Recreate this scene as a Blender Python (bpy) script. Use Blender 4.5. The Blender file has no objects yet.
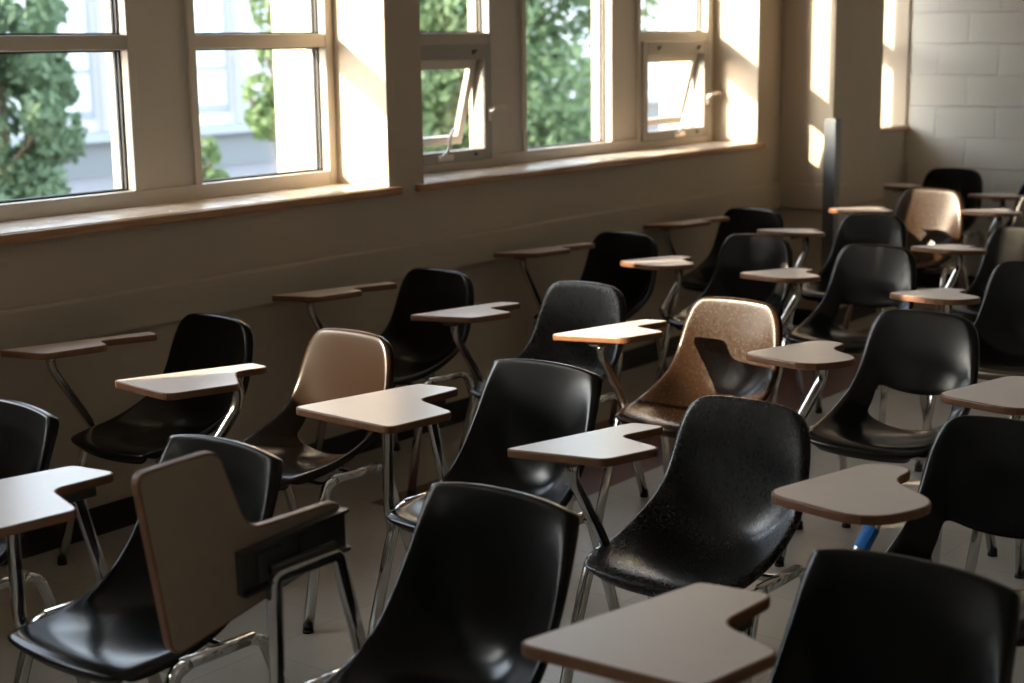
import bpy, bmesh, math, random
from mathutils import Vector, Matrix
PI = math.pi
rad = math.radians
rnd = random.Random(7)
scene = bpy.context.scene
COL = scene.collection

# ------------------------------------------------------------------ materials
def new_mat(name):
    m = bpy.data.materials.new(name); m.use_nodes = True
    nt = m.node_tree
    return m, nt, nt.nodes['Principled BSDF']

def setp(b, **k):
    for n, v in k.items():
        key = {'color': 'Base Color', 'rough': 'Roughness', 'metal': 'Metallic', 'spec': 'Specular IOR Level', 'coat': 'Coat Weight', 'coatr': 'Coat Roughness'}[n]
        if n == 'color': v = (*v, 1)
        b.inputs[key].default_value = v

def simple(name, color, rough=0.5, metal=0.0, spec=0.5, noise=0.0, nscale=20, bump=0.0, bscale=80, rnoise=0.0, stretch=None):
    m, nt, b = new_mat(name)
    setp(b, color=color, rough=rough, metal=metal, spec=spec)
    tc = nt.nodes.new('ShaderNodeTexCoord')
    src = tc.outputs['Object']
    if stretch:
        mp = nt.nodes.new('ShaderNodeMapping'); mp.inputs['Scale'].default_value = stretch
        nt.links.new(src, mp.inputs['Vector']); src = mp.outputs['Vector']
    if noise or rnoise:
        n = nt.nodes.new('ShaderNodeTexNoise'); n.inputs['Scale'].default_value = nscale; n.inputs['Detail'].default_value = 5
        nt.links.new(src, n.inputs['Vector'])
        if noise:
            mx = nt.nodes.new('ShaderNodeMix'); mx.data_type = 'RGBA'
            mx.inputs['A'].default_value = (*[c * (1 - noise) for c in color], 1)
            mx.inputs['B'].default_value = (*[min(1, c * (1 + noise)) for c in color], 1)
            nt.links.new(n.outputs['Fac'], mx.inputs['Factor']); nt.links.new(mx.outputs['Result'], b.inputs['Base Color'])
        if rnoise:
            mr = nt.nodes.new('ShaderNodeMapRange')
            mr.inputs['From Min'].default_value = 0.3; mr.inputs['From Max'].default_value = 0.7
            mr.inputs['To Min'].default_value = rough - rnoise; mr.inputs['To Max'].default_value = rough + rnoise
            nt.links.new(n.outputs['Fac'], mr.inputs['Value']); nt.links.new(mr.outputs['Result'], b.inputs['Roughness'])
    if bump:
        n2 = nt.nodes.new('ShaderNodeTexNoise'); n2.inputs['Scale'].default_value = bscale; n2.inputs['Detail'].default_value = 4
        nt.links.new(src, n2.inputs['Vector'])
        bp = nt.nodes.new('ShaderNodeBump'); bp.inputs['Strength'].default_value = bump; bp.inputs['Distance'].default_value = 0.002
        nt.links.new(n2.outputs['Fac'], bp.inputs['Height']); nt.links.new(bp.outputs['Normal'], b.inputs['Normal'])
    return m

PLASTIC = simple('black_plastic', (0.006, 0.006, 0.0055), 0.22, spec=0.30, bump=0.04, bscale=180, rnoise=0.03, nscale=9)
SUNTINT = simple('sun_tinted_black_plastic', (0.021, 0.012, 0.0072), 0.21, spec=0.19, bump=0.03, bscale=160)  # brown put into black plastic so the sunlit slotted back turns tan
FIBER = simple('black_fiberglass', (0.012, 0.011, 0.010), 0.28, spec=0.42, noise=0.5, nscale=150, bump=0.06, bscale=300, rnoise=0.03, stretch=(1.6, 1.6, 0.5))
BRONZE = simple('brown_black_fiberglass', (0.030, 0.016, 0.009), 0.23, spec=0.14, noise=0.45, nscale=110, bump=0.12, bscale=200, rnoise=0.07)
LAMINATE = simple('grey_laminate', (0.76, 0.665, 0.61), 0.30, spec=0.7, noise=0.03, nscale=25)
UNDERSIDE = simple('tablet_underside', (0.40, 0.31, 0.22), 0.55, noise=0.06, nscale=40)
EDGE = simple('brown_edge', (0.19, 0.082, 0.036), 0.42, noise=0.25, nscale=35, bump=0.08, bscale=90)
CHROME = simple('worn_chrome', (0.66, 0.645, 0.62), 0.15, metal=1.0, noise=0.12, nscale=30, rnoise=0.09)
DARKSTEEL = simple('dark_steel', (0.11, 0.105, 0.095), 0.35, metal=0.6, noise=0.2, nscale=40)
RUBBER = simple('rubber', (0.015, 0.014, 0.013), 0.6)
BLUE = simple('blue_tape', (0.015, 0.20, 0.62), 0.45)
PAINT = simple('cream_paint', (0.57, 0.485, 0.37), 0.52, noise=0.03, nscale=3, bump=0.12, bscale=160)
FRAMEP = simple('frame_paint', (0.56, 0.505, 0.43), 0.42, noise=0.02, nscale=8)
SASHP = simple('sash_paint', (0.34, 0.315, 0.27), 0.42)
GASKET = simple('gasket', (0.03, 0.03, 0.03), 0.6)
WOOD = simple('sill_wood', (0.50, 0.27, 0.135), 0.30, noise=0.22, nscale=9, stretch=(0.6, 12, 12), rnoise=0.06)
SILLTOP = simple('sill_top', (0.74, 0.63, 0.51), 0.22, noise=0.06, nscale=14, rnoise=0.06)
LIGHTWALL = simple('pale_wall_paint', (0.80, 0.75, 0.66), 0.6, noise=0.03, nscale=4)
DARKWALL = simple('dark_wall_paint', (0.10, 0.095, 0.085), 0.6, noise=0.05, nscale=6)
CEIL = simple('ceiling_paint', (0.80, 0.78, 0.73), 0.8, noise=0.04, nscale=12)
BASE = simple('black_vinyl_base', (0.012, 0.011, 0.010), 0.45)
GUARD = simple('brushed_steel', (0.24, 0.255, 0.27), 0.32, metal=0.85, noise=0.08, nscale=50, stretch=(1, 1, 0.05))
HANDLE = simple('handle_alloy', (0.66, 0.58, 0.52), 0.3, metal=0.8)
WHITEW = simple('white_stucco', (0.78, 0.75, 0.70), 0.8, noise=0.03, nscale=6, bump=0.1, bscale=60)
FACADE = simple('pale_facade', (0.50, 0.50, 0.52), 0.7, noise=0.03, nscale=2)
FACADEB = simple('facade_grey', (0.24, 0.27, 0.31), 0.6)
FACADED = simple('facade_dark', (0.13, 0.145, 0.165), 0.6)
FACGLASS = simple('facade_glass', (0.44, 0.50, 0.54), 0.25, spec=0.6)
ASPHALT = simple('grey_ground', (0.20, 0.195, 0.21), 0.9, noise=0.1, nscale=1.5)
BARK = simple('bark', (0.10, 0.075, 0.05), 0.85, noise=0.3, nscale=12)

def leaf_mat(name, c):
    m, nt, b = new_mat(name)
    setp(b, color=c, rough=0.6)
    oi = nt.nodes.new('ShaderNodeTexCoord'); n = nt.nodes.new('ShaderNodeTexNoise'); n.inputs['Scale'].default_value = 1.6
    nt.links.new(oi.outputs['Object'], n.inputs['Vector'])
    mx = nt.nodes.new('ShaderNodeMix'); mx.data_type = 'RGBA'
    mx.inputs['A'].default_value = (*[v * 0.55 for v in c], 1); mx.inputs['B'].default_value = (*[v * 1.5 for v in c], 1)
    nt.links.new(n.outputs['Fac'], mx.inputs['Factor']); nt.links.new(mx.outputs['Result'], b.inputs['Base Color'])
    tr = nt.nodes.new('ShaderNodeBsdfTranslucent'); nt.links.new(mx.outputs['Result'], tr.inputs['Color'])
    ms = nt.nodes.new('ShaderNodeMixShader'); ms.inputs[0].default_value = 0.4
    out = nt.nodes['Material Output']
    nt.links.new(b.outputs[0], ms.inputs[1]); nt.links.new(tr.outputs[0], ms.inputs[2]); nt.links.new(ms.outputs[0], out.inputs[0])
    return m
LEAF = leaf_mat('green_leaves', (0.105, 0.17, 0.098))
LEAF2 = leaf_mat('light_green_leaves', (0.13, 0.21, 0.08))

LEAF3 = leaf_mat('olive_green_leaves', (0.125, 0.195, 0.095))

def glass_mat():
    m, nt, b = new_mat('window_glass')
    nt.nodes.remove(b)
    out = nt.nodes['Material Output']
    t = nt.nodes.new('ShaderNodeBsdfTransparent'); t.inputs[0].default_value = (0.965, 0.975, 0.97, 1)
    g = nt.nodes.new('ShaderNodeBsdfGlossy'); g.inputs['Roughness'].default_value = 0.02
    lw = nt.nodes.new('ShaderNodeLayerWeight')
    pw = nt.nodes.new('ShaderNodeMath'); pw.operation = 'POWER'; pw.inputs[1].default_value = 5.0
    nt.links.new(lw.outputs['Facing'], pw.inputs[0])
    sc_ = nt.nodes.new('ShaderNodeMath'); sc_.operation = 'MULTIPLY_ADD'; sc_.inputs[1].default_value = 0.9; sc_.inputs[2].default_value = 0.025
    nt.links.new(pw.outputs[0], sc_.inputs[0])
    ms = nt.nodes.new('ShaderNodeMixShader')
    nt.links.new(sc_.outputs[0], ms.inputs[0]); nt.links.new(t.outputs[0], ms.inputs[1]); nt.links.new(g.outputs[0], ms.inputs[2])
    nt.links.new(ms.outputs[0], out.inputs[0])
    return m
GLASS = glass_mat()

COURSE = 0.2032
def block_mat():
    """painted concrete block, running bond; laid out in the wall's own coordinates (y along the wall, z up)"""
    m, nt, b = new_mat('painted_block')
    tc = nt.nodes.new('ShaderNodeTexCoord')
    sp = nt.nodes.new('ShaderNodeSeparateXYZ'); nt.links.new(tc.outputs['Object'], sp.inputs[0])
    ad = nt.nodes.new('ShaderNodeMath'); ad.operation = 'ADD'; ad.inputs[1].default_value = 20.31 - 0.2032 * 0 
    nt.links.new(sp.outputs['Y'], ad.inputs[0])
    az = nt.nodes.new('ShaderNodeMath'); az.operation = 'ADD'; az.inputs[1].default_value = COURSE * 20 + 0.012
    nt.links.new(sp.outputs['Z'], az.inputs[0])
    cb = nt.nodes.new('ShaderNodeCombineXYZ'); nt.links.new(ad.outputs[0], cb.inputs['X']); nt.links.new(az.outputs[0], cb.inputs['Y'])
    br = nt.nodes.new('ShaderNodeTexBrick'); br.offset = 0.5; br.offset_frequency = 2
    br.inputs['Scale'].default_value = 1.0; br.inputs['Brick Width'].default_value = 2 * COURSE; br.inputs['Row Height'].default_value = COURSE
    br.inputs['Mortar Size'].default_value = 0.007; br.inputs['Mortar Smooth'].default_value = 0.6; br.inputs['Bias'].default_value = 0
    br.inputs['Color1'].default_value = (0.84, 0.81, 0.72, 1); br.inputs['Color2'].default_value = (0.87, 0.84, 0.75, 1); br.inputs['Mortar'].default_value = (0.89, 0.86, 0.77, 1)
    nt.links.new(cb.outputs[0], br.inputs['Vector']); nt.links.new(br.outputs['Color'], b.inputs['Base Color'])
    n = nt.nodes.new('ShaderNodeTexNoise'); n.inputs['Scale'].default_value = 90; nt.links.new(tc.outputs['Object'], n.inputs['Vector'])
    mt = nt.nodes.new('ShaderNodeMath'); mt.operation = 'MULTIPLY_ADD'; mt.inputs[1].default_value = 0.12
    inv = nt.nodes.new('ShaderNodeMath'); inv.operation = 'SUBTRACT'; inv.inputs[0].default_value = 1.0
    nt.links.new(br.outputs['Fac'], inv.inputs[1])
    nt.links.new(n.outputs['Fac'], mt.inputs[0]); nt.links.new(inv.outputs[0], mt.inputs[2])
    bp = nt.nodes.new('ShaderNodeBump'); bp.inputs['Strength'].default_value = 0.9; bp.inputs['Distance'].default_value = 0.006
    nt.links.new(mt.outputs[0], bp.inputs['Height']); nt.links.new(bp.outputs['Normal'], b.inputs['Normal'])
    b.inputs['Roughness'].default_value = 0.5
    return m
BLOCK = block_mat()

def floor_mat():
    m, nt, b = new_mat('vinyl_tile')
    tc = nt.nodes.new('ShaderNodeTexCoord')
    br = nt.nodes.new('ShaderNodeTexBrick'); br.offset = 0.0
    br.inputs['Scale'].default_value = 1.0; br.inputs['Brick Width'].default_value = 0.3048; br.inputs['Row Height'].default_value = 0.3048
    br.inputs['Mortar Size'].default_value = 0.002; br.inputs['Bias'].default_value = 0
    br.inputs['Color1'].default_value = (0.43, 0.395, 0.335, 1); br.inputs['Color2'].default_value = (0.47, 0.435, 0.37, 1); br.inputs['Mortar'].default_value = (0.34, 0.31, 0.26, 1)
    nt.links.new(tc.outputs['Object'], br.inputs['Vector'])
    n = nt.nodes.new('ShaderNodeTexNoise'); n.inputs['Scale'].default_value = 7; n.inputs['Detail'].default_value = 2
    nt.links.new(tc.outputs['Object'], n.inputs['Vector'])
    mr = nt.nodes.new('ShaderNodeMapRange'); mr.inputs['To Min'].default_value = 0.96; mr.inputs['To Max'].default_value = 1.04
    nt.links.new(n.outputs['Fac'], mr.inputs['Value'])
    mu = nt.nodes.new('ShaderNodeMix'); mu.data_type = 'RGBA'; mu.blend_type = 'MULTIPLY'; mu.inputs['Factor'].default_value = 1
    nt.links.new(br.outputs['Color'], mu.inputs['A']); nt.links.new(mr.outputs['Result'], mu.inputs['B'])
    nt.links.new(mu.outputs['Result'], b.inputs['Base Color'])
    b.inputs['Roughness'].default_value = 0.3
    return m
FLOOR = floor_mat()
REDTILE = simple('dark_red_tile', (0.115, 0.032, 0.026), 0.3)

# ------------------------------------------------------------------ helpers
def obj(name, bm, mats, parent=None, smooth=False):
    me = bpy.data.meshes.new(name)
    bmesh.ops.recalc_face_normals(bm, faces=bm.faces)
    bm.to_mesh(me); bm.free()
    if not isinstance(mats, (list, tuple)): mats = [mats]
    for m in mats: me.materials.append(m)
    o = bpy.data.objects.new(name, me); COL.objects.link(o)
    if parent: o.parent = parent
    if smooth:
        for p in me.polygons: p.use_smooth = True
    return o

def struct(name, bm, m, parent=None, smooth=False):
    o = obj(name, bm, m, parent, smooth)
    if parent is None: o['kind'] = 'structure'
    return o

def empty(name, loc=(0, 0, 0), rz=0.0):
    o = bpy.data.objects.new(name, None); COL.objects.link(o)
    o.location = loc; o.rotation_euler = (0, 0, rz); o.empty_display_size = 0.1
    return o

def tag(o, label, cat, group=None, kind=None):
    o['label'] = label; o['category'] = cat
    if group: o['group'] = group
    if kind: o['kind'] = kind
    return o

def box(bm, x0, x1, y0, y1, z0, z1, mi=0, bev=0.0):
    vs = [bm.verts.new((x, y, z)) for x in (x0, x1) for y in (y0, y1) for z in (z0, z1)]
    fs = []
    for q in ((0, 1, 3, 2), (4, 6, 7, 5), (0, 4, 5, 1), (2, 3, 7, 6), (0, 2, 6, 4), (1, 5, 7, 3)):
        f = bm.faces.new([vs[i] for i in q]); f.material_index = mi; fs.append(f)
    if bev > 0:
        es = list({e for f in fs for e in f.edges})
        bmesh.ops.bevel(bm, geom=es, offset=bev, segments=2, affect='EDGES', profile=0.5)
    return vs

def fillet(pts, r, n=5):
    """round the inner corners of a 3-D polyline"""
    out = [Vector(pts[0])]
    for i in range(1, len(pts) - 1):
        p, a, b = Vector(pts[i]), Vector(pts[i - 1]), Vector(pts[i + 1])
        d = min(r, (a - p).length * 0.45, (b - p).length * 0.45)
        s, e = p + (a - p).normalized() * d, p + (b - p).normalized() * d
        for k in range(n + 1):
            t = k / n
            out.append(s * (1 - t) ** 2 + p * 2 * t * (1 - t) + e * t * t)
    out.append(Vector(pts[-1]))
    return out

def tube(bm, pts, r, seg=12, fl=0.04, sq=0.6, caps=True):
    """tube along a polyline; sq > 0 squares the section a little"""
    P = fillet(pts, fl) if len(pts) > 2 else [Vector(p) for p in pts]
    rings = []
    up = None
    for i, p in enumerate(P):
        t = (P[min(i + 1, len(P) - 1)] - P[max(i - 1, 0)]).normalized()
        if up is None:
            ref = Vector((0, 1, 0)) if abs(t.y) < 0.8 else Vector((1, 0, 0))
            up = (ref - t * ref.dot(t)).normalized()
        else:
            up = (up - t * up.dot(t)).normalized()
        s = t.cross(up)
        ring = []
        for k in range(seg):
            a = 2 * PI * (k + 0.5) / seg
            c, sn = math.cos(a), math.sin(a)
            q = (1 - sq) + sq / max(abs(c), abs(sn))
            ring.append(bm.verts.new(p + up * (c * r * q) + s * (sn * r * q)))
        rings.append(ring)
    for a, b in zip(rings, rings[1:]):
        for k in range(seg):
            bm.faces.new((a[k], a[(k + 1) % seg], b[(k + 1) % seg], b[k]))
    if caps:
        bm.faces.new(rings[0][::-1]); bm.faces.new(rings[-1])

def round_poly(pts, rs, n=5):
    out = []
    N = len(pts)
    for i in range(N):
        p, a, b = Vector(pts[i]), Vector(pts[i - 1]), Vector(pts[(i + 1) % N])
        d = min(rs[i], (a - p).length * 0.48, (b - p).length * 0.48)
        s, e = p + (a - p).normalized() * d, p + (b - p).normalized() * d
        for k in range(n + 1):
            t = k / n
            out.append(s * (1 - t) ** 2 + p * 2 * t * (1 - t) + e * t * t)
    return out

# ------------------------------------------------------------------ room dimensions (x along the window wall, y towards it)
YW, YF, YO = 4.281, 4.57, 4.935       # room face of the window wall, room face of the frames, outer face of the piers
XF, XB, YR, ZC = 9.806, -6.0, -3.3, 3.05
ZS = 1.083                           # sill top
ZH = 2.55                            # window head
WINS = [(-5.40, -1.75), (-0.95, 0.55), (0.75, 2.45), (2.815, 4.663), (4.883, 7.757), (9.00, 9.79)]

bm = bmesh.new()
xs = [XB - 0.2] + [v for w in WINS for v in w] + [XF + 0.25]
for i in range(0, len(xs), 2):
    box(bm, xs[i], xs[i + 1], YW, YO, 0, ZC)
for a, b in WINS:
    box(bm, a, b, YW, YO - 0.08, 0, ZS - 0.03)
    box(bm, a, b, YW, YO, ZH, ZC)
box(bm, 4.70, 5.13, YF + 0.135, YO, -1.6, ZC)   # unseen outside block, added to keep a sun patch off a chair
box(bm, -1.5, -1.2, YO, 5.88, -1.6, 6.5); box(bm, -7.2, -6.5, YO, 9.6, -1.6, 8.5)      # unseen outside fins, added to keep sun out of the left bays
struct('wall_left', bm, PAINT)

bm = bmesh.new(); box(bm, 8.03, 8.67, 3.945, YW, 0, ZC, bev=0.004)
struct('pillar', bm, PAINT)
bm = bmesh.new(); box(bm, XF, XF + 0.2, YR - 0.2, YW, 0, ZC)
struct('wall_back', bm, BLOCK)
bm = bmesh.new(); box(bm, XB - 0.2, XF + 0.2, YR - 0.2, YR, 0, ZC)
struct('wall_right', bm, LIGHTWALL)
bm = bmesh.new(); box(bm, XB - 0.2, XB, YR, YW, 0, ZC)
struct('wall_front', bm, DARKWALL)
bm = bmesh.new(); box(bm, XB - 0.2, XF + 0.2, YR - 0.2, YO, ZC, ZC + 0.15)
struct('ceiling', bm, CEIL)

# floor: beige tile with an inlaid dark red band, each face its own tile colour
bm = bmesh.new()
BX0, BX1, BY0, BY1 = 3.95, 9.0, 3.16, 3.765
def quad(x0, x1, y0, y1, mi):
    f = bm.faces.new([bm.verts.new(p) for p in ((x0, y0, 0), (x1, y0, 0), (x1, y1, 0), (x0, y1, 0))]); f.material_index = mi
quad(XB, BX0, YR, YW, 0); quad(BX0, XF, YR, BY0, 0); quad(BX0, BX1, BY1, YW, 0); quad(BX1, XF, BY0, YW, 0); quad(BX0, BX1, BY0, BY1, 1)
struct('floor', bm, [FLOOR, REDTILE])

# painted rail board on the wall and round the pillar, black vinyl base
def rail(bm, y, x0, x1, z0=0.693, z1=0.839, d=0.026):
    box(bm, x0, x1, y - d, y, z0, z1, bev=0.011)
bm = bmesh.new(); rail(bm, YW, XB, 8.03); rail(bm, 3.945, 8.03 - 0.022, 8.67 + 0.022); rail(bm, YW, 8.67, XF)
box(bm, 8.03 - 0.022, 8.03, 3.945, YW, 0.693, 0.839, bev=0.006); box(bm, 8.67, 8.67 + 0.022, 3.945, YW, 0.693, 0.839, bev=0.006)
struct('trim_1', bm, PAINT)
bm = bmesh.new(); box(bm, XB, 8.03, YW - 0.008, YW, 0, 0.102); box(bm, 8.022, 8.678, 3.937, 3.945, 0, 0.102)
box(bm, 8.022, 8.03, 3.945, YW, 0, 0.102); box(bm, 8.67, XF, YW - 0.008, YW, 0, 0.102)
struct('baseboard_left', bm, BASE)
bm = bmesh.new(); box(bm, XF - 0.008, XF, YR, YW - 0.008, 0, 0.102)
struct('baseboard_back', bm, BASE)

# metal corner guard on the pillar
bm = bmesh.new()
box(bm, 8.03 - 0.027, 8.03 - 0.023, 3.915, 3.985, 0.105, 1.215, bev=0.001); box(bm, 8.03 - 0.027, 8.072, 3.915, 3.918, 0.105, 1.215, bev=0.001)
g = obj('corner_guard', bm, GUARD)
tag(g, 'grey metal corner guard running up the edge of the wall pillar', 'corner guard')

# ------------------------------------------------------------------ windows
ZT0, ZT1 = 1.6535, 1.708            # transom
ZG = 1.142                          # bottom of the glass
def sash(parent, x0, x1):
    """top-hung sash pushed open, in its own fixed sub-frame"""
    bm = bmesh.new()                # fixed casing, stands a little proud of the window frame
    w = 0.052; ya, yb = YF - 0.012, YF + 0.07
    z0, z1 = ZG - 0.02, ZT0 + 0.004
    box(bm, x0, x0 + w, ya, yb, z0, z1, bev=0.004); box(bm, x1 - w, x1, ya, yb, z0, z1, bev=0.004)
    box(bm, x0 + w, x1 - w, ya, yb, z0, z0 + w, bev=0.004); box(bm, x0 + w, x1 - w, ya, yb, z1 - w - 0.02, z1, bev=0.004)
    obj('casing', bm, SASHP, parent)
    sx0, sx1, sz0, sz1 = x0 + w + 0.003, x1 - w - 0.003, z0 + w + 0.003, z1 - w - 0.023
    bm = bmesh.new(); s = 0.04; d = 0.03
    h = sz1 - sz0
    box(bm, sx0, sx0 + s, 0, d, -h, 0, bev=0.003); box(bm, sx1 - s, sx1, 0, d, -h, 0, bev=0.003)
    box(bm, sx0 + s, sx1 - s, 0, d, -h, -h + s, bev=0.003); box(bm, sx0 + s, sx1 - s, 0, d, -s, 0, bev=0.003)
    so = obj('sash', bm, FRAMEP, parent); so.location = (0, YF + 0.03, sz1); so.rotation_euler = (math.radians(15), 0, 0)
    bm = bmesh.new(); box(bm, sx0 + s, sx1 - s, 0.013, 0.016, -h + s, -s)
    obj('sash_pane', bm, GLASS, so)
    # hinge studs on the casing head
    for fx in (0.22, 0.82):
        bm = bmesh.new(); bx = x0 + (x1 - x0) * fx
        tube(bm, [(bx, ya - 0.012, z1 - 0.035), (bx, ya + 0.01, z1 - 0.035)], 0.009, sq=0)
        tube(bm, [(bx - 0.014, ya - 0.010, z1 - 0.045), (bx + 0.014, ya - 0.010, z1 - 0.028)], 0.005, sq=0)
        obj('hinge_stud', bm, DARKSTEEL, parent)
    # cam handle on the right stile
    bm = bmesh.new(); hx, hz = x1 - 0.024, 1.345
    box(bm, hx - 0.011, hx + 0.011, ya - 0.014, ya, hz - 0.045, hz + 0.02, bev=0.004)
    tube(bm, [(hx, ya - 0.012, hz), (hx, ya - 0.034, hz + 0.012), (hx + 0.035, ya - 0.042, hz + 0.022), (hx + 0.078, ya - 0.042, hz + 0.014)], 0.0105, fl=0.018, sq=0)
    obj('handle', bm, HANDLE, parent)
    # stay arm on the bottom rail
    bm = bmesh.new(); cx = x0 + (x1 - x0) * 0.52
    box(bm, cx - 0.05, cx + 0.06, ya - 0.012, ya + 0.005, z0 + 0.012, z0 + 0.038, bev=0.004)
    tube(bm, [(cx - 0.03, ya - 0.014, z0 + 0.03), (cx + 0.01, ya - 0.02, z0 + 0.055), (cx + 0.03, ya - 0.02, z0 + 0.13), (cx + 0.052, ya - 0.022, z0 + 0.155)], 0.007, fl=0.02, sq=0)
    obj('stay', bm, HANDLE, parent)
    bm = bmesh.new(); bx = x1 - 0.13
    tube(bm, [(bx, ya - 0.008, z0 + 0.03), (bx, ya + 0.01, z0 + 0.03)], 0.008, sq=0)
    obj('stud', bm, DARKSTEEL, parent)

def window(n, x0, x1, lights, sill_l=0.06, sill_r=0.06):
    """lights: (glass x0, glass x1, kind) with kind fixed / transom / vent"""
    root = empty('window_%d' % n, ((x0 + x1) / 2, YF, ZS)); root['kind'] = 'structure'
    off = root.location.copy()
    made = []
    D = 0.13
    bm = bmesh.new()
    box(bm, x0, lights[0][0], YF, YF + D, ZS, ZH, bev=0.004)
    box(bm, lights[-1][1], x1, YF, YF + D, ZS, ZH, bev=0.004)
    xa, xb = lights[0][0], lights[-1][1]
    box(bm, xa, xb, YF, YF + D, ZS, ZG, bev=0.004); box(bm, xa, xb, YF, YF + D, ZH - 0.05, ZH, bev=0.004)
    made.append(obj('window_frame', bm, FRAMEP))
    for a, b in zip(lights, lights[1:]):
        m0, m1 = a[1], b[0]
        bm = bmesh.new()
        box(bm, m0, m0 + 0.035, YF, YF + D, ZG, ZH - 0.05, bev=0.003); box(bm, m1 - 0.035, m1, YF, YF + D, ZG, ZH - 0.05, bev=0.003)
        box(bm, m0 + 0.035, m1 - 0.035, YF + 0.012, YF + D, ZG, ZH - 0.05)
        made.append(obj('mullion', bm, FRAMEP))
    for g0, g1, kind in lights:
        zb = ZG
        if kind != 'fixed':
            bm = bmesh.new(); box(bm, g0, g1, YF + 0.004, YF + D, ZT0, ZT1, bev=0.004)
            made.append(obj('transom', bm, FRAMEP))
        cells = [(ZG, ZH - 0.05)] if kind == 'fixed' else [(ZG, ZT0), (ZT1, ZH - 0.05)]
        if kind == 'vent': cells = cells[1:]
        for za, zc in cells:
            bm = bmesh.new(); box(bm, g0, g1, YF + 0.059, YF + 0.063, za, zc)
            p = obj('pane', bm, GLASS); made.append(p)
            bm = bmesh.new(); e = 0.007
            for yy in (YF + 0.044, YF + 0.066):
                box(bm, g0, g0 + e, yy, yy + 0.010, za, zc); box(bm, g1 - e, g1, yy, yy + 0.010, za, zc)
                box(bm, g0 + e, g1 - e, yy, yy + 0.010, za, za + e); box(bm, g0 + e, g1 - e, yy, yy + 0.010, zc - e, zc)
            made.append(obj('gasket', bm, GASKET))
    s = bmesh.new()
    box(s, x0 - sill_l, x1 + sill_r, YW - 0.028, YW, ZS - 0.032, ZS, bev=0.006); box(s, x0, x1, YW - 0.001, YF, ZS - 0.032, ZS)
    made.append(obj('sill_nosing', s, WOOD))
    s = bmesh.new(); box(s, x0, x1, YW - 0.012, YF, ZS - 0.004, ZS + 0.0025)
    made.append(obj('sill', s, SILLTOP))
    for g0, g1, kind in lights:
        if kind == 'vent':
            before = set(COL.objects); sash(None, g0, g1)
            made += [o for o in COL.objects if o not in before and o.parent is None]
    for o in made:
        o.parent = root; o.matrix_parent_inverse = Matrix.Translation(-off)
    return root
def trio(x0, kinds):
    return [(x0 + 0.067, x0 + 0.817, kinds[0]), (x0 + 1.105, x0 + 1.837, kinds[1]), (x0 + 2.117, x0 + 2.807, kinds[2])]
window(5, *WINS[0], [(-5.33, -4.2, 'fixed'), (-4.0, -2.95, 'fixed'), (-2.75, -1.82, 'fixed')])  # unseen bay, added to brighten the near tablets and floor
window(0, *WINS[1], [(-0.88, 0.48, 'transom')])  # unseen window, added for more sky light on the front rows
window(1, *WINS[2], [(0.82, 2.30, 'fixed')])
window(2, *WINS[3], [(2.875, 3.602, 'transom'), (3.924, 4.618, 'transom')])
window(3, *WINS[4], trio(WINS[4][0], ('vent', 'fixed', 'vent')))
window(4, *WINS[5], [(WINS[5][0] + 0.06, WINS[5][1] - 0.06, 'transom')], 0.0, 0.014)

# ------------------------------------------------------------------ the chairs
US = [-1, -0.86, -0.66, -0.42, -0.16, 0.16, 0.42, 0.66, 0.86, 1]
ROUND = [  # centre x, z; edge x, z; half width; slot row?
 (.226, .404, .205, .408, .150), (.238, .420, .222, .425, .178), (.222, .436, .208, .441, .197), (.135, .430, .125, .450, .207),
 (.03, .412, .03, .462, .210), (-.07, .402, -.05, .488, .209), (-.135, .412, -.105, .512, .206), (-.170, .437, -.140, .532, .203),
 (-.188, .470, -.163, .555, .200), (-.200, .512, -.182, .585, .197), (-.212, .570, -.200, .628, .193), (-.224, .635, -.215, .675, .188),
 (-.236, .700, -.228, .715, .180), (-.245, .748, -.238, .748, .166), (-.250, .774, -.245, .768, .146), (-.254, .785, -.250, .778, .120)]
SQUARE = [
 (.226, .400, .205, .402, .165), (.238, .414, .222, .416, .186), (.220, .430, .206, .428, .198), (.135, .426, .125, .430, .205),
 (.03, .410, .03, .442, .206), (-.07, .402, -.045, .468, .206), (-.135, .412, -.085, .500, .205), (-.172, .440, -.112, .530, .203),
 (-.192, .478, -.135, .562, .201), (-.204, .522, -.155, .595, .199), (-.215, .580, -.178, .635, .196), (-.226, .645, -.202, .685, .192),
 (-.238, .710, -.222, .725, .188), (-.246, .755, -.235, .750, .184), (-.250, .780, -.241, .765, .181), (-.252, .787, -.243, .770, .177)]

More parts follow.
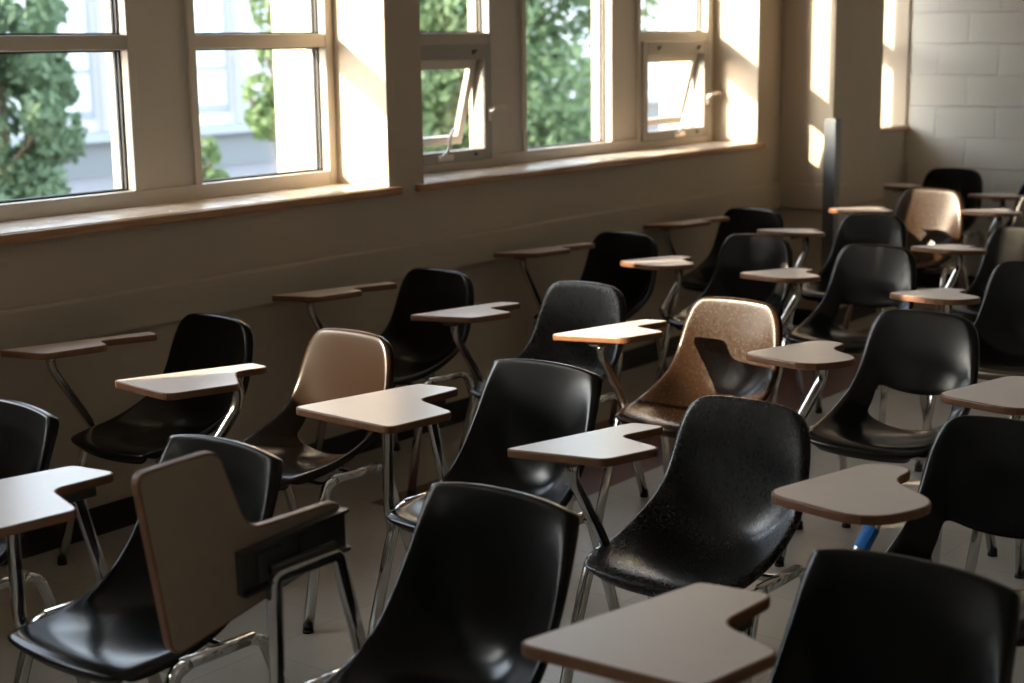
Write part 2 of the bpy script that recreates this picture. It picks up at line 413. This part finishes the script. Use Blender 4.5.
def shell_mesh(name, st, slot, mat):
    bm = bmesh.new()
    rows = []
    n = len(st)
    for i, (cx, cz, ex, ez, hw) in enumerate(st):
        a, b = st[max(i - 1, 0)], st[min(i + 1, n - 1)]
        t = Vector((b[2] - a[2], 0, b[3] - a[3])).normalized()
        nrm = Vector((t.z, 0, -t.x))
        row = []
        fl = 0.024
        for u in [-1.02] + US + [1.02]:
            if abs(u) > 1:
                s = 1 if u > 0 else -1
                row.append(bm.verts.new(Vector((ex, s * (hw + 0.006), ez)) - nrm * fl))
            else:
                k = abs(u) ** 2.4
                row.append(bm.verts.new((cx + (ex - cx) * k, u * hw, cz + (ez - cz) * k)))
        rows.append(row)
    # rolled top edge and front lip
    top = [bm.verts.new(v.co + Vector((-0.022, 0, -0.006))) for v in rows[-1]]
    for e_, i_ in ((0, 1), (-1, -2)):      # the rim turns the corner in one soft curve
        top[e_].co = rows[-1][e_].co * .5 + top[i_].co * .5 + Vector((-.004, 0, -.004)); rows[-1][e_].co += (rows[-1][i_].co - rows[-1][e_].co) * .15
    rows.append(top)
    front = [bm.verts.new(v.co + Vector((-0.012, 0, -0.012))) for v in rows[0]]
    rows.insert(0, front)
    for i in range(len(rows) - 1):
        for j in range(len(rows[0]) - 1):
            if slot and 7 <= i <= 9 and 3 <= j <= 7: continue
            bm.faces.new((rows[i][j], rows[i][j + 1], rows[i + 1][j + 1], rows[i + 1][j]))
    bmesh.ops.recalc_face_normals(bm, faces=bm.faces)
    me = bpy.data.meshes.new(name); bm.to_mesh(me); bm.free()
    o = bpy.data.objects.new('tmp', me); COL.objects.link(o)
    so = o.modifiers.new('s', 'SOLIDIFY'); so.thickness = 0.0055; so.offset = 0
    ss = o.modifiers.new('u', 'SUBSURF'); ss.levels = 2; ss.render_levels = 2
    dg = bpy.context.evaluated_depsgraph_get()
    out = bpy.data.meshes.new_from_object(o.evaluated_get(dg)); out.name = name
    bpy.data.objects.remove(o); bpy.data.meshes.remove(me)
    out.materials.clear(); out.materials.append(mat)
    for p in out.polygons: p.use_smooth = True
    return out
SHELLS = {
 'square': shell_mesh('square_shell', SQUARE, False, PLASTIC),
 'round': shell_mesh('round_shell', ROUND, False, PLASTIC),
 'fiber': shell_mesh('fiberglass_shell', ROUND, False, FIBER),
 'slot': shell_mesh('slotted_shell', ROUND, True, PLASTIC),
 'sunslot': shell_mesh('slotted_shell', ROUND, True, SUNTINT),
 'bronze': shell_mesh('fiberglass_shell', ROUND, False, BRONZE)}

# tablet outlines in (forward, right) from the seat centre
TAB = {
 'sq': ([(.345, .395), (-.065, .305), (-.088, .165), (.085, .175), (.140, .005), (.360, .030)], [.03, .02, .035, .035, .025, .03]),
 'wide': ([(.345, .395), (-.065, .305), (-.088, .165), (.080, .175), (.130, .040), (.325, .072)], [.03, .02, .035, .035, .025, .03]),
 'flip': ([(.340, .370), (-.100, .312), (-.112, .205), (.140, .188), (.200, .012), (.385, .006)], [.03, .03, .04, .045, .03, .03]),
 'kite': ([(.318, .375), (-.060, .250), (-.055, .140), (.085, .190), (.150, .030), (.305, .085)], [.02, .02, .03, .03, .025, .03]),
 'long': ([(.385, .290), (-.050, .085), (-.005, -.010), (.145, .090), (.198, -.020), (.388, .040)], [.02, .02, .02, .03, .025, .03]),
 'sharp': ([(.445, .290), (.040, .135), (.050, .045), (.155, .085), (.265, -.055), (.474, .012)], [.025, .02, .03, .04, .02, .04]),
 'heart': ([(.425, .285), (.070, .200), (.068, .092), (.185, .098), (.285, -.055), (.478, .015)], [.06, .05, .05, .05, .07, .10])}
TT = 0.021
def tablet_mesh(kind):
    pts, rs = TAB[kind]
    P = round_poly(pts, rs)
    bm = bmesh.new()
    top = bm.faces.new([bm.verts.new((p.x, -p.y, 0)) for p in P])
    r = bmesh.ops.extrude_face_region(bm, geom=[top])
    for v in r['geom']:
        if isinstance(v, bmesh.types.BMVert): v.co.z -= TT
    bmesh.ops.recalc_face_normals(bm, faces=bm.faces)
    es = [e for e in bm.edges if abs(e.verts[0].co.z - e.verts[1].co.z) < 1e-6]
    bmesh.ops.bevel(bm, geom=es, offset=0.0045, segments=2, affect='EDGES', profile=0.6)
    for f in bm.faces:
        f.normal_update()
        f.material_index = 0 if (f.normal.z > 0.95 and len(f.verts) > 8) else (2 if (f.normal.z < -0.95 and len(f.verts) > 8) else 1)
    me = bpy.data.meshes.new('tablet_' + kind); bm.to_mesh(me); bm.free()
    for m in (LAMINATE, EDGE, UNDERSIDE): me.materials.append(m)
    return me
TABM = {k: tablet_mesh(k) for k in TAB}

def mesh_of(name, fn, mat, smooth=True):
    bm = bmesh.new(); fn(bm); bmesh.ops.recalc_face_normals(bm, faces=bm.faces)
    me = bpy.data.meshes.new(name); bm.to_mesh(me); bm.free(); me.materials.append(mat)
    for p in me.polygons: p.use_smooth = smooth and len(p.vertices) == 4
    return me

R = 0.0125
def front_leg(s):
    return lambda bm: tube(bm, [(.070, s * .232, .416), (.112, s * .236, .406), (.148, s * .240, .31), (.228, s * .256, .012)], R, fl=.03)
def rear_leg(s):
    return lambda bm: tube(bm, [(-.095, s * .232, .413), (-.137, s * .236, .398), (-.168, s * .240, .31), (-.258, s * .258, .012)], R, fl=.03)
LEGM = {('f', s): mesh_of('front_leg', front_leg(s), CHROME) for s in (1, -1)}
LEGM.update({('r', s): mesh_of('rear_leg', rear_leg(s), CHROME) for s in (1, -1)})
def glide(x, y):
    def fn(bm):
        tube(bm, [(x, y, 0.0), (x, y, 0.010)], 0.016, seg=12, sq=0); tube(bm, [(x, y, 0.010), (x, y, 0.026)], 0.0145, seg=12, sq=0)
    return fn
GLM = {(k, s): mesh_of('foot_glide', glide(.229 if k == 'f' else -.259, s * (.2562 if k == 'f' else .2582)), RUBBER) for k in 'fr' for s in (1, -1)}
def rails(s):
    return lambda bm: tube(bm, [(.088, s * .232, .4165), (-.108, s * .232, .4135)], R)
RAILM = {s: mesh_of('side_rail', rails(s), CHROME) for s in (1, -1)}
def cross(bm):
    for x in (.075, -.075):
        tube(bm, [(x, -.232, .410), (x, -.175, .388), (x, .175, .388), (x, .232, .410)], .009, fl=.02)
        for y in (-.09, .09):
            box(bm, x - .018, x + .018, y - .018, y + .018, .388, .412)
CROSSM = mesh_of('cross_bars', cross, CHROME)

# tablet supports (right side of the sitter is -y); tz = height of the tablet's underside
def support_fn(kind, tz):
    y = -.225
    def fn(bm):
        if kind == 'frame':     # front post carried on up from the leg, level top, rear strut down to the rail
            tube(bm, [(.140, y - .014, .36), (.150, y - .012, .44), (.158, y, tz - .012), (-.012, y, tz - .012), (-.085, y - .006, .418)], R, fl=.018)
        elif kind == 'single':  # one tube: down from the board, then slanting back to the rail
            tube(bm, [(.240, y, tz - .004), (.238, y, tz - .055), (.130, y - .002, .50), (.080, y - .006, .42)], R * .95, fl=.06)
        else:                   # rear bent tube
            y2 = -.175
            tube(bm, [(.215, y2, tz - .009), (.075, y2, tz - .009), (.052, y2 - .01, tz - .10), (.135, -.228, .455), (.085, -.232, .42)], R * 1.2, fl=.05)
    return fn
SUPM = {}
def support_mesh(kind, tz):
    k = (kind, round(tz, 3))
    if k not in SUPM: SUPM[k] = mesh_of('tablet_support_' + kind, support_fn(kind, tz), CHROME)
    return SUPM[k]
def plate_fn(kind):
    def fn(bm):
        if kind in ('frame',):
            box(bm, -.035, .200, -.262, -.182, -.012, 0, bev=.002)
            box(bm, -.035, .200, -.262, -.255, -.024, -.01); box(bm, -.035, .200, -.189, -.182, -.024, -.01)
            box(bm, .02, .075, -.250, -.195, -.020, -.010, bev=.002); box(bm, .115, .165, -.250, -.195, -.020, -.010, bev=.002)
        elif kind == 'bent':
            box(bm, .055, .235, -.205, -.145, -.007, 0, bev=.002)
        else:
            box(bm, .03, .285, -.258, -.192, -.012, 0, bev=.002)
            box(bm, .19, .28, -.245, -.205, -.020, -.010, bev=.002)
    return fn
PLATEM = {k: mesh_of('mount_plate_' + k, plate_fn(k), DARKSTEEL, False) for k in ('frame', 'single', 'bent')}

def child(name, me, parent):
    o = bpy.data.objects.new(name, me); COL.objects.link(o); o.parent = parent; return o

# back-top x, y (of the chair's back edge); yaw; shell; support; tablet; tablet height; tablet turn; scale
def chair(x, y, yaw, shell, sup, tab, tz, label, flipped=False, sc=1.0, tdx=0.0, tdy=0.0, trot=0.0, pitch=0.0):
    c, s = math.cos(yaw), math.sin(yaw)
    bx, by = -0.25 * sc, 0.0       # back edge in chair space; the chair faces -x of the room
    rz = PI + yaw
    ox, oy = x - (bx * math.cos(rz) - by * math.sin(rz)), y - (bx * math.sin(rz) + by * math.cos(rz))
    r = empty('tablet_arm_chair', (ox, oy, 0), rz); r.scale = (sc, sc, sc)
    tag(r, label, 'chair', 'tablet arm chairs in the classroom')
    child('seat_shell', SHELLS[shell], r)
    child('cross_bars', CROSSM, r)
    for sd in (1, -1):
        child('side_rail', RAILM[sd], r)
        for k in 'fr':
            lg = child('leg', LEGM[(k, sd)], r)
            child('foot_glide', GLM[(k, sd)], lg)
    sp = child('tablet_support', support_mesh(sup, tz - TT - (.012 if sup == 'frame' else .007)), r); sp.location = (0, tdy, 0)
    if flipped:
        # board swung up on its hinge: its sitter-side edge points up, underside towards the sitter
        piv = child('tablet', TABM[tab], r)
        piv.matrix_local = Matrix.Translation((.046, -.272, .602)) @ Matrix.Rotation(rad(3.5), 4, 'Y') @ Matrix.Rotation(rad(88), 4, 'X') @ Matrix.Translation((0, .370, 0))
        pl = child('mount_plate', PLATEM[sup], piv); pl.location = (-.060, -.018, -TT); pl.scale = (1.2, 1.1, 1.0)
        hb = bmesh.new(); tube(hb, [(-.005, -.225, tz - .028), (.17, -.225, tz - .028)], .010, sq=0)
        obj('hinge', hb, DARKSTEEL, r)
    else:
        t = child('tablet', TABM[tab], r)
        tilt = {'kite': 3.2, 'long': 4.0}.get(tab, 0.0)
        t.location = (tdx, tdy, tz + .2 * math.sin(rad(tilt))); t.rotation_euler = (rad(tilt), -rad(pitch), trot); t.location.z -= .26 * math.sin(rad(pitch))
        pl = child('mount_plate', PLATEM[sup], r); pl.location = (0, tdy, tz - TT)
    return r

#        back x, y, yaw, shell, support, tablet, tablet height, label
CH = {
'A0': (2.190, 3.33, 0, 'square', 'frame', 'sq', .72, 'black chair cut off by the left edge, behind the bluish-white tablet'),
'B0': (2.242, 2.593, 0, 'square', 'frame', 'sq', .72, 'black chair with glossy seat, half hidden by the tablet board folded upright'),
'C0': (2.297, 1.832, 0, 'square', 'frame', 'flip', .72, 'plain black chair whose own tablet board is folded upright, brown underside showing'),
'D0': (2.375, 1.002, 0, 'square', 'frame', 'wide', .737, 'black chair nearest the camera, behind the biggest notched tablet'),
'A1': (3.339, 3.868, 0, 'round', 'single', 'long', .745, 'black chair by the wall under the nearer window, dark tablet along the wall'),
'B1': (3.395, 3.298, 0, 'sunslot', 'bent', 'sharp', .715, 'black slotted chair whose back shines tan in the sun before the nearer window'),
'C1': (3.346, 2.502, 0, 'square', 'frame', 'sq', .72, 'black square-topped chair directly behind the chair with the folded tablet'),
'D1': (3.325, 1.853, 0, 'fiber', 'single', 'kite', .734, 'scratched black fibreglass chair with a bright glint in its seat, centre of the front rows'),
'E1': (3.431, 1.212, 0, 'slot', 'bent', 'heart', .727, 'black slotted chair at the right edge with a blue strip on its tablet support'),
'A2': (4.553, 3.930, 0, 'round', 'single', 'long', .745, 'black chair by the wall below the pier between the two large windows'),
'B2': (4.592, 3.244, 0, 'fiber', 'single', 'kite', .718, 'dull black chair between the tan-lit slotted chair and the bronze-lit chair, behind a flat tablet'),
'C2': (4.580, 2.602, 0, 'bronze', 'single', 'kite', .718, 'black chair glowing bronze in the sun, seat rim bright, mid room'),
'D2': (4.692, 1.961, 0, 'slot', 'bent', 'heart', .722, 'black chair with a clear oval slot between seat and back, right of the bronze-lit chair'),
'E2': (4.540, 1.300, 0, 'slot', 'bent', 'heart', .715, 'chair beyond the right edge of the photo, only its big rounded tablet corner in view'),
'A3': (5.928, 3.960, 0, 'round', 'single', 'long', .745, 'black chair by the wall under the middle of the farther window'),
'B3': (6.173, 3.398, 0, 'round', 'bent', 'heart', .715, 'black chair with a small sun spot on its back, beneath the open right-hand vent'),
'C3': (6.136, 2.793, 0, 'slot', 'bent', 'heart', .715, 'black slotted chair behind the sunlit bronze one, bluish sheen down its back'),
'D3': (5.980, 2.045, 0, 'round', 'bent', 'heart', .715, 'black chair at the right edge behind the orange-edged tablet, lower of two there'),
'A4': (7.169, 3.975, 0, 'round', 'single', 'long', .745, 'black chair against the wall just before the pillar'),
'B4': (7.213, 3.310, 0, 'round', 'bent', 'heart', .745, 'black chair with grey sheen standing in front of the pillar'),
'D4': (7.100, 2.480, 0, 'round', 'bent', 'heart', .735, 'black chair at the right edge, upper one of the two behind the orange-edged tablet'),
'B5': (8.220, 3.425, 0, 'bronze', 'bent', 'heart', .715, 'chair just past the pillar with a bright bronze sun patch on half its back'),
'C5': (8.800, 2.950, 0, 'round', 'bent', 'heart', .715, 'chair past the right edge whose thin dark tablet shows before the block wall'),
'B6': (9.640, 3.870, 0, 'round', 'bent', 'heart', .715, 'black chair in the far corner against the grey block wall'),
'C6': (9.660, 3.250, 0, 'round', 'bent', 'heart', .715, 'farthest chair at the right edge, only its dark tablet before the block wall'),
}
PITCH = {'B3': 1.5, 'C3': 2.5, 'D3': 3.0, 'D4': 4.0, 'B4': 4.0, 'B5': 3.0, 'B6': 3.0, 'C5': 3.0, 'C6': 3.0, 'D2': 1.2}
for k, (x, y, yaw, sh, su, tb, tz, lab) in CH.items():
    r = chair(x, y, rad(yaw), sh, su, tb, tz, lab, flipped=(k == 'C0'), sc={'B6': 1.05, 'B5': 1.055, 'D1': 0.98}.get(k, 1.0), tdy={'D1': .026, 'D3': -.05, 'B3': -.04, 'C3': -.028, 'B4': -.03, 'D2': -.02, 'D4': -.02}.get(k, 0.0), pitch=PITCH.get(k, 0.0))
    if k == 'E1':
        bm = bmesh.new(); tube(bm, [(.078, -.190, .575), (.105, -.203, .53)], .0157)
        o = obj('tape', bm, BLUE, r); o['label'] = 'blue strip of tape on the tablet support'

# ------------------------------------------------------------------ outside
ZGR = -1.6
bm = bmesh.new(); box(bm, -40, 90, YO + 0.4, 90, ZGR - 0.2, ZGR)
struct('ground', bm, ASPHALT)
FYB = 33.0
b0 = empty('neighbour_building', (30, FYB, ZGR))
tag(b0, 'pale building across the yard with tall windows, seen through the panes', 'building')
def bpart(name, m, boxes):
    bm = bmesh.new()
    for q in boxes: box(bm, *q)
    o = obj(name, bm, m, b0); o.matrix_parent_inverse = Matrix.Translation(-Vector(b0.location)); return o
bpart('facade_wall', FACADE, [(-25, 80, FYB, FYB + 6, ZGR + 0.9, 9)])
bpart('base_course', FACADED, [(-25, 80, FYB - 0.15, FYB + 6, ZGR, ZGR + 0.9)])
bpart('ledge', FACADEB, [(-25, 80, FYB - 0.5, FYB, ZGR + 0.9, ZGR + 1.15)])
for i in range(20):
    x = -20 + i * 4.6
    p = bpart('facade_window', FACADEB, [(x, x + 3.4, FYB - 0.08, FYB, ZGR + 1.5, 3.6)])
    bm = bmesh.new()
    for xa, xb in ((x + .15, x + 1.6), (x + 1.8, x + 3.25)):
        box(bm, xa, xb, FYB - 0.1, FYB - 0.07, ZGR + 1.7, ZGR + 2.6); box(bm, xa, xb, FYB - 0.1, FYB - 0.07, ZGR + 2.75, 3.45)
    q = obj('facade_glass', bm, FACGLASS, p); q.matrix_parent_inverse = p.matrix_world.inverted() if False else Matrix.Identity(4)
    q.parent = p; q.location = (0, 0, 0)
    bpart('column', FACADE, [(x - 0.95, x - 0.35, FYB - 0.45, FYB, ZGR + 1.15, 6.5)])

def tree(x, y, top, rx, rz, nleaf, leaf, m, label, ncl=46):
    """broad-leaved tree: trunk and a crown of real leaves gathered in clumps"""
    root = empty('tree', (x, y, ZGR)); tag(root, label, 'tree', 'trees outside the windows')
    bm = bmesh.new(); zc = top - rz - ZGR
    tube(bm, [(0, 0, 0), (.06, .03, zc * .5), (-.03, .05, zc + rz * .3)], .13, seg=10, sq=0)
    for k in range(5):
        a = k * 2.4; tube(bm, [(0, 0, zc * (.45 + .06 * k)), (math.cos(a) * rx * .5, math.sin(a) * rx * .5, zc * (.6 + .07 * k)), (math.cos(a) * rx * .75, math.sin(a) * rx * .75, zc * (.75 + .07 * k))], .03, seg=6, sq=0)
    obj('trunk', bm, BARK, root)
    bm = bmesh.new()
    clumps = []
    for i in range(ncl):
        while True:
            v = Vector((rnd.uniform(-1, 1), rnd.uniform(-1, 1), rnd.uniform(-1, 1)))
            if 0.25 < v.length < 1: break
        clumps.append((Vector((v.x * rx * .82, v.y * rx * .82, zc + v.z * rz * .88)), rnd.uniform(.22, .42) * rx))
    for i in range(nleaf):
        c, r = rnd.choice(clumps)
        d = Vector((rnd.gauss(0, 1), rnd.gauss(0, 1), rnd.gauss(0, 1))).normalized() * r * rnd.uniform(.45, 1) ** .5
        p = c + d
        if p.z < 0.1: continue
        n = (d.normalized() + Vector((rnd.uniform(-.9, .9), rnd.uniform(-.9, .9), rnd.uniform(-.9, .9)))).normalized()
        a = n.orthogonal().normalized(); b = n.cross(a)
        th = rnd.uniform(0, 6.28); a, b = a * math.cos(th) + b * math.sin(th), b * math.cos(th) - a * math.sin(th)
        s = leaf * rnd.uniform(.6, 1.3)
        vs = [bm.verts.new(p + a * s), bm.verts.new(p + b * s * .55 + n * s * .12), bm.verts.new(p - a * s), bm.verts.new(p - b * s * .55 + n * s * .12)]
        bm.faces.new(vs)
    obj('crown', bm, m, root)
    return root
tree(12.0, 18.0, 4.6, 1.15, 3.4, 13000, .085, LEAF, 'dense green tree filling the left pane of the nearer window')
tree(17.45, 18.0, 5.0, 0.95, 3.6, 7000, .085, LEAF2, 'slim light green tree in the nearer window, beside the white pier')
tree(23.2, 18.0, 6.5, 2.9, 4.5, 30000, .10, LEAF3, 'big leafy tree filling the middle pane of the farther window', 85)
tree(15.55, 18.0, 0.35, .30, .6, 900, .06, LEAF2, 'small bright green bush low in the nearer window')

tree(-7.20, 12.0, 9.5, 0.52, 3.2, 3500, .09, LEAF, 'unseen tall slim tree, added to shade a chair from the sun')  # added out of view; its crown blocks sun from one slotted chair

# ------------------------------------------------------------------ light
sun = bpy.data.lights.new('sun', 'SUN'); sun.energy = 6.6; sun.angle = rad(0.6); sun.color = (1.0, 0.79, 0.56)
so = bpy.data.objects.new('sun', sun); COL.objects.link(so)
so.rotation_euler = Vector((1.43, -1.0, -0.68)).to_track_quat('-Z', 'Y').to_euler()
w = bpy.data.worlds.new('World'); scene.world = w; w.use_nodes = True
nt = w.node_tree; bg = nt.nodes['Background']
sky = nt.nodes.new('ShaderNodeTexSky'); sky.sky_type = 'NISHITA'; sky.sun_disc = False
sky.sun_elevation = rad(21.3); sky.sun_rotation = rad(-55); sky.air_density = 1.2; sky.dust_density = 0.8
hs = nt.nodes.new('ShaderNodeHueSaturation'); hs.inputs['Saturation'].default_value = 0.5   # hazy sky
nt.links.new(sky.outputs[0], hs.inputs['Color']); nt.links.new(hs.outputs[0], bg.inputs['Color']); bg.inputs['Strength'].default_value = 0.78

# ------------------------------------------------------------------ camera
yaw, pitch, roll, f, H = 0.6638, 0.1928, -0.0137, 1529.5, 1.66
fwd = Vector((math.cos(pitch) * math.cos(yaw), math.cos(pitch) * math.sin(yaw), -math.sin(pitch)))
right = fwd.cross(Vector((0, 0, 1))).normalized(); upv = right.cross(fwd)
r_ = right * math.cos(roll) + upv * math.sin(roll); u_ = -right * math.sin(roll) + upv * math.cos(roll)
cam = bpy.data.cameras.new('camera'); co = bpy.data.objects.new('camera', cam); COL.objects.link(co)
co.matrix_world = Matrix(((r_.x, u_.x, -fwd.x, 0), (r_.y, u_.y, -fwd.y, 0), (r_.z, u_.z, -fwd.z, H), (0, 0, 0, 1)))
cam.sensor_width = 36; cam.lens = f * 36 / 1024; cam.clip_end = 300
cam.dof.use_dof = True; cam.dof.focus_distance = 4.1; cam.dof.aperture_fstop = 3.2
scene.camera = co

vs = scene.view_settings
vs.view_transform = 'Standard'; vs.look = 'None'; vs.gamma = 1; vs.use_curve_mapping = False; vs.exposure = 1.33
cy = scene.cycles
cy.use_denoising = True; cy.max_bounces = 10; cy.diffuse_bounces = 6; cy.glossy_bounces = 4; cy.transparent_max_bounces = 16
cy.sample_clamp_indirect = 6; cy.caustics_reflective = False; cy.caustics_refractive = False
